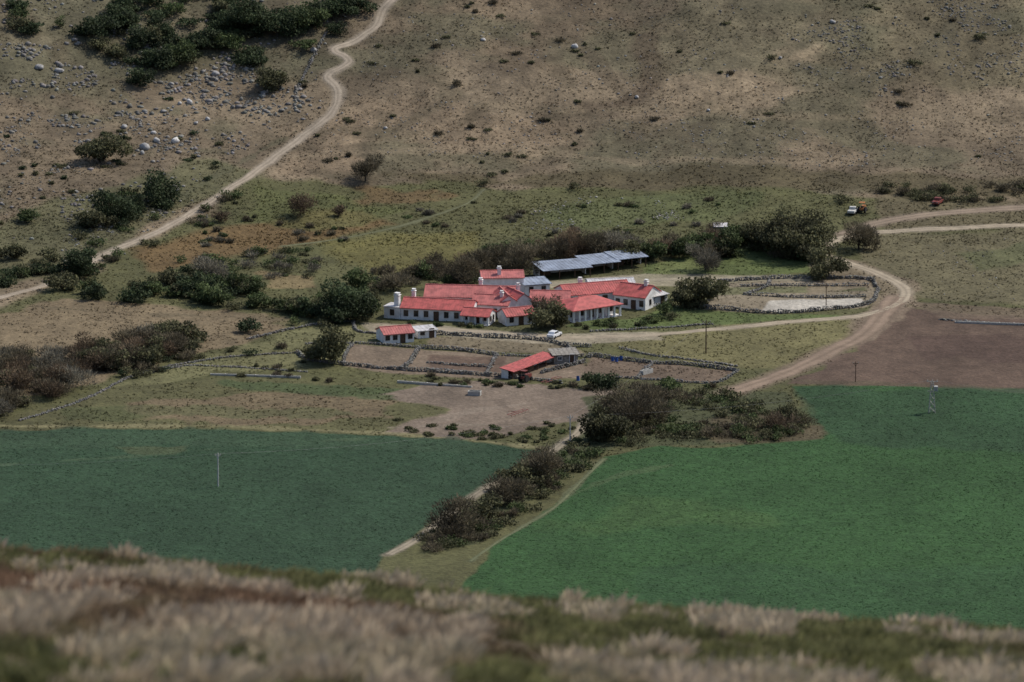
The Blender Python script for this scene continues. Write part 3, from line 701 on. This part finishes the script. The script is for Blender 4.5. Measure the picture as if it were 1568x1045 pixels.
def tree(u,v,w,h,kind,name=None,trunk=.22,dens=1.0):
    g=G(u,v);bush=trunk<.08;trunk*=.55
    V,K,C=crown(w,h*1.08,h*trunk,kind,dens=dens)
    parts=[V];cols=[K]
    r=max(.06,h*.03);fork=np.array([rng.normal(0,.1),rng.normal(0,.1),h*max(.15,trunk)+.1])
    segs=[(np.array([0,0,-.4]),fork,r*1.3,r)]
    for c in C[:8]:
        mid=(fork+c)/2+rng.normal(0,.15,3);segs+= [(fork,mid,r*.6,r*.4),(mid,c,r*.4,r*.12)]
    for p,q,a,b in segs:
        T=tube(p,q,a,b,5);parts.append(T);cols.append(np.tile([[.08,.065,.05]],(len(T),1)))
    V=np.vstack(parts);K=np.vstack(cols)
    nm=name or ('shrub' if bush else ('bare_tree' if kind in('brown','grey','rust') else 'tree'))
    mk(nm,V+g,np.arange(len(V)).reshape(-1,3),M_leaf,K,loc=g)
def thicket(name,poly,n,wr,hr,kinds,dens=.8,cl=.4):
    P=sample_poly(GP(poly),n*3);d=fbm(P[:,0]/6,P[:,1]/10,3,501)+rng.uniform(-cl,cl,len(P));P=off_roads(P[np.argsort(-d)[:n]],3)
    VV=[];KK=[]
    for p in P:
        w=rng.uniform(*wr);h=min(rng.uniform(*hr),w*1.1);k=kinds[rng.integers(0,len(kinds))]
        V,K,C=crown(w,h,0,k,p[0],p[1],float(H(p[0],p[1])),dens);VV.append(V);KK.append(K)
    V=np.vstack(VV);mk(name,V,np.arange(len(V)).reshape(-1,3),M_leaf,np.vstack(KK))
T=[ # u,v(base),w m,h m,kind,trunk
(150,55,10,6,'dark',.05),(185,40,9,5.5,'dark',.1),(245,105,9,6,'dark',.05),(215,130,6,4,'dark',.0),(380,50,12,8,'dark',.1),(345,75,9,5,'green',.05),(425,58,13,8,'dark',.1),(470,45,10,7,'green',.05),(510,30,10,6,'dark',.05),(545,18,9,5,'dark',.05),(310,75,9,5,'dark',.05),(420,138,9,5.5,'olive',.05),(180,90,6,3.5,'olive',0),(275,95,8,5,'green',0),(225,70,8,5,'dark',0),
(155,250,10,7,'olive',.1),(242,308,9,7,'dark',.05),(175,335,11,7,'dark',.05),(140,350,9,5,'olive',0),(200,325,8,5,'dark',0),(115,430,9,8,'dark',.1),(100,445,7,4,'olive',0),(20,395,6,4,'olive',0),(40,340,5,3,'green',0),
(560,278,7,6,'brown',.12),(460,330,6,5.5,'rust',.15),(518,332,3,3,'rust',.1),(340,340,4,2.5,'rust',.1),
(533,490,10,9,'dark',.05),(550,478,8,7,'green',.05),(512,495,7,5.5,'dark',0),(505,555,9,7.5,'olive',.12),(485,553,5,4,'olive',0),(380,508,5,3.4,'dark',0),(222,560,7,5,'olive',0),(325,432,8,5.5,'grey',.05),(603,445,8,4.5,'brown',.05),(550,440,6,4.5,'green',0),(590,425,5,3,'brown',0),(480,485,6,4,'dark',0),(455,480,6,4,'olive',0),(575,470,4,3.5,'olive',0),
(708,440,8,8,'brown',.12),(735,422,8,7,'brown',.12),(793,425,8,7.5,'brown',.1),(765,412,7,6,'brown',.1),(870,400,10,8,'rust',.1),(905,398,9,7,'brown',.1),(950,390,9,6.5,'grey',.1),(840,405,8,6,'brown',.1),(1000,398,6,4.5,'green',.05),(1040,396,6,4.5,'green',.05),(968,400,6,4.5,'olive',.05),
(1080,414,7.5,6,'grey',.1),(1112,392,8,6,'green',.05),(1135,375,7,5.5,'green',.05),(1170,385,11,9,'olive',.1),(1210,392,15,11,'olive',.08),(1245,400,10,8,'olive',.08),(1262,425,8,6,'olive',.08),(1315,382,9,7,'brown',.08),(1075,385,8,4.5,'green',.05),
(1065,470,10,8,'olive',.12),(850,503,9,6,'olive',.12),(838,486,6,5,'brown',.15),(1015,482,4,3,'green',0),(985,500,3,1.6,'green',0),(1030,490,3,2,'olive',0),(750,448,3,3,'green',0),
(970,655,11,8.5,'brown',.05),(925,675,10,7,'olive',.0),(945,640,9,6,'brown',0),(1005,625,9,5.5,'brown',0),(1022,608,6,5,'green',0),(925,592,8,3.4,'dark',0),(1290,310,4,2,'olive',0),(985,610,6,3,'brown',0),
(815,745,9,7,'brown',.05),(780,772,9,6.5,'brown',.05),(795,755,8,6.5,'olive',.05),(705,815,10,6.5,'brown',.0),(740,798,8,5,'olive',0),(690,825,7,4.5,'brown',0),(830,725,7,5.5,'brown',0),(1192,660,6,4,'rust',0),(1210,640,4,3,'olive',0),
(1400,100,4,1.5,'olive',0),(1500,60,4,1.5,'olive',0),(1180,92,3,1.5,'olive',0),(740,285,3,2,'olive',0),(700,132,2,1.5,'brown',0),(880,290,3,2,'olive',0)]
for u,v,w,h,k,t in T: tree(u,v,w,h,k,trunk=t)
thicket('shrub_thicket',[(130,440),(215,450),(300,420),(445,455),(450,490),(330,470),(270,455),(200,470),(120,455)],50,(4,7),(2,5),['green','olive','dark','green'])
thicket('shrub_thicket.001',[(-60,600),(0,560),(120,545),(200,525),(260,515),(330,520),(280,550),(200,565),(110,600),(30,635),(-60,650)],85,(4,9),(2.5,6),['brown','brown','grey','olive','rust','olive'],cl=.7)
thicket('shrub_thicket.002',[(-60,10),(120,20),(300,-20),(560,-30),(520,60),(420,95),(240,115),(100,60),(-60,70)],85,(3,8),(1.5,4.5),['dark','green','olive','dark'])
thicket('shrub_thicket.003',[(640,395),(1000,375),(1130,370),(1120,395),(1000,405),(850,400),(700,425),(640,430)],60,(3,7),(2,5),['brown','olive','green','rust'])
thicket('shrub_thicket.004',[(880,640),(1000,610),(1110,600),(1240,650),(1200,675),(1000,680),(900,690),(860,700)],120,(2,6),(.6,2.4),['olive','brown','green','olive'],cl=.8)
thicket('shrub_thicket.005',[(890,690),(920,695),(840,760),(730,838),(660,850),(650,825),(740,775),(850,700)],90,(1.5,5.5),(.6,2.6),['olive','brown','green'],cl=.8)
thicket('shrub_thicket.006',[(1340,285),(1640,285),(1640,305),(1450,312),(1340,300)],60,(1.5,4.5),(.8,2.0),['olive','brown','olive'],cl=.7)
thicket('shrub_thicket.007',[(120,400),(330,310),(400,250),(430,250),(300,345),(230,380),(120,430)],36,(1.5,5),(1,2.8),['olive','green','brown'])
thicket('shrub_thicket.008',[(-60,440),(60,400),(140,340),(200,300),(290,270),(250,330),(120,400),(0,450)],50,(2,6),(1,3.2),['olive','green','dark'])
thicket('shrub_thicket.009',[(560,425),(680,420),(730,435),(650,445),(560,445)],28,(2,5),(1.5,3.5),['olive','green','brown'])
thicket('shrub_thicket.010',[(270,400),(430,380),(560,410),(560,440),(460,430),(290,425)],30,(2,5),(1,2.6),['olive','green','grey'])
thicket('shrub_thicket.011',[(1130,345),(1300,360),(1330,385),(1240,405),(1140,385),(1060,365)],26,(3,6),(1.5,3.5),['olive','green','brown'])
thicket('shrub_thicket.012',[(430,470),(560,455),(585,480),(560,500),(470,505),(430,495)],22,(2,5),(1.5,3.5),['dark','olive','green'])
thicket('shrub_thicket.013',[(150,560),(300,545),(420,530),(460,538),(330,552),(200,585)],18,(1.5,4),(1,2.4),['dark','olive','brown'],cl=.8)
thicket('garden_shrubs',[(880,498),(960,494),(1050,480),(1120,484),(1000,500),(900,505)],16,(1.2,2.6),(.8,1.6),['green','olive','lime'])
thicket('garden_shrubs.001',[(605,494),(720,500),(770,503),(760,507),(650,502),(600,500)],14,(1,2.2),(.6,1.4),['green','olive','lime'])
thicket('garden_shrubs.002',[(1000,470),(1060,450),(1110,440),(1080,475),(1020,485)],14,(1.2,3),(1,2.2),['green','olive','brown'])
thicket('low_scrub',[(400,-20),(1640,-20),(1640,260),(500,260)],70,(.6,2.6),(.2,.6),['olive','brown','olive'],cl=.12)
thicket('low_scrub.001',[(300,300),(1200,300),(1250,400),(1100,370),(640,390),(550,430),(300,420)],90,(.8,2.4),(.2,.9),['olive','brown','green','grey'],cl=.2)
thicket('low_scrub.002',[(-60,150),(400,140),(360,270),(-60,380)],45,(.9,2.8),(.4,1.0),['olive','dark','olive'],cl=.2)
thicket('low_scrub.003',[(480,548),(600,573),(760,583),(900,590),(1100,590),(1100,600),(900,598),(600,590),(300,575)],50,(.8,2),(.3,.8),['olive','green','brown'])
thicket('low_scrub.004',[(570,648),(660,640),(760,655),(860,640),(890,655),(820,680),(640,668)],44,(.8,2.4),(.3,.7),['green','olive','olive'])
# ------------------------------------------------------------------ near-hill grass
n=9500
px=rng.uniform(-13,13,n);d=rng.uniform(47,114,n);py=d-1560
pz=H(px,py)
q=fbm(px/.7,py/4.0,2,603);big=fbm(px/3.2,py/14,3,611)
near=sm(-d,-70,-54)
pale=((q+rng.uniform(-.16,.16,n)+.34*near)>.34).astype(float)*rng.uniform(.5,1,n)
hgt=rng.uniform(.08,.18,n)+pale*rng.uniform(.08,.17,n)
B=40
straw=np.array([.60,.475,.33]);brn=np.array([.125,.085,.048]);olv=np.array([.105,.103,.038]);rust=np.array([.135,.080,.047])
basec=brn+(olv-brn)*sm(big,-.05,.25)[:,None]+(rust-brn)*sm(-big,.05,.3)[:,None]
basec=basec*rng.uniform(.65,1.45,(n,1))
r=rng.uniform(0,1,(n,B))**.5*.12;a=rng.uniform(0,6.283,(n,B))
bx=px[:,None]+r*np.cos(a);by=py[:,None]+r*np.sin(a)
hh=hgt[:,None]*rng.uniform(.6,1.15,(n,B))
lx=(r*1.0*np.cos(a)+rng.normal(.05,.04,(n,B)));ly=r*1.0*np.sin(a)+rng.normal(0,.04,(n,B))
wd=.007+rng.uniform(0,.004,(n,B));wa=rng.uniform(-.7,.7,(n,B));wx_=np.cos(wa)*wd;wy_=np.sin(wa)*wd
z0=pz[:,None]-.04
def st(x,y,z):return np.stack([x,y,z+0*x],-1)
v0=st(bx-wx_,by-wy_,z0);v1=st(bx+wx_,by+wy_,z0)
k=1+1.4*pale[:,None]
v2=st(bx+lx*.5-wx_*k,by+ly*.5-wy_*k,z0+hh*.68);v3=st(bx+lx*.5+wx_*k,by+ly*.5+wy_*k,z0+hh*.68);v4=st(bx+lx,by+ly,z0+hh)
V=np.stack([v0,v1,v2,v3,v4],2).reshape(-1,3)
ft=np.array([[0,1,3],[0,3,2],[2,3,4]]);F=(ft[None]+(np.arange(n*B)*5)[:,None,None]).reshape(-1,3)
jit=rng.uniform(.75,1.25,(n,B,1))
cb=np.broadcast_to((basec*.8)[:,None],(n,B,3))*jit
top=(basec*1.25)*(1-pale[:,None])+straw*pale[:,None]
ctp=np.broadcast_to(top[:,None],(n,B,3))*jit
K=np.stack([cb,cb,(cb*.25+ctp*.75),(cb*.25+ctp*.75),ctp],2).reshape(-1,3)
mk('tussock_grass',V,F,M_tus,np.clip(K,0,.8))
# ------------------------------------------------------------------ light, sky, camera
S=Vector((.80,.42,0)).normalized();el=math.radians(50)
sun=bpy.data.lights.new('sun','SUN');sun.energy=3.6;sun.angle=math.radians(.5);sun.color=(1,.945,.85)
so=bpy.data.objects.new('sun',sun);ROOT.objects.link(so)
dv=Vector((S.x*math.cos(el),S.y*math.cos(el),math.sin(el)));so.rotation_euler=dv.to_track_quat('Z','Y').to_euler();so.location=(0,0,500)
w=bpy.data.worlds.new('World');sc.world=w;w.use_nodes=True;nt=w.node_tree
sk=nt.nodes.new('ShaderNodeTexSky');sk.sky_type='NISHITA';sk.sun_disc=False;sk.sun_elevation=el;sk.sun_rotation=math.atan2(S.x,S.y);sk.altitude=500;sk.dust_density=2.5
nt.links.new(sk.outputs[0],nt.nodes['Background'].inputs[0]);nt.nodes['Background'].inputs[1].default_value=.135
cd=bpy.data.cameras.new('camera');co=bpy.data.objects.new('camera',cd);ROOT.objects.link(co);sc.camera=co
co.location=CAM;co.rotation_euler=(math.pi/2-DEP,0,0)
cd.sensor_width=36;cd.lens=18/math.tan(math.radians(4));cd.clip_start=.5;cd.clip_end=12000
cd.dof.use_dof=True;cd.dof.focus_distance=640;cd.dof.aperture_fstop=3.4
sc.view_settings.view_transform='Standard';sc.view_settings.look='None';sc.view_settings.exposure=0
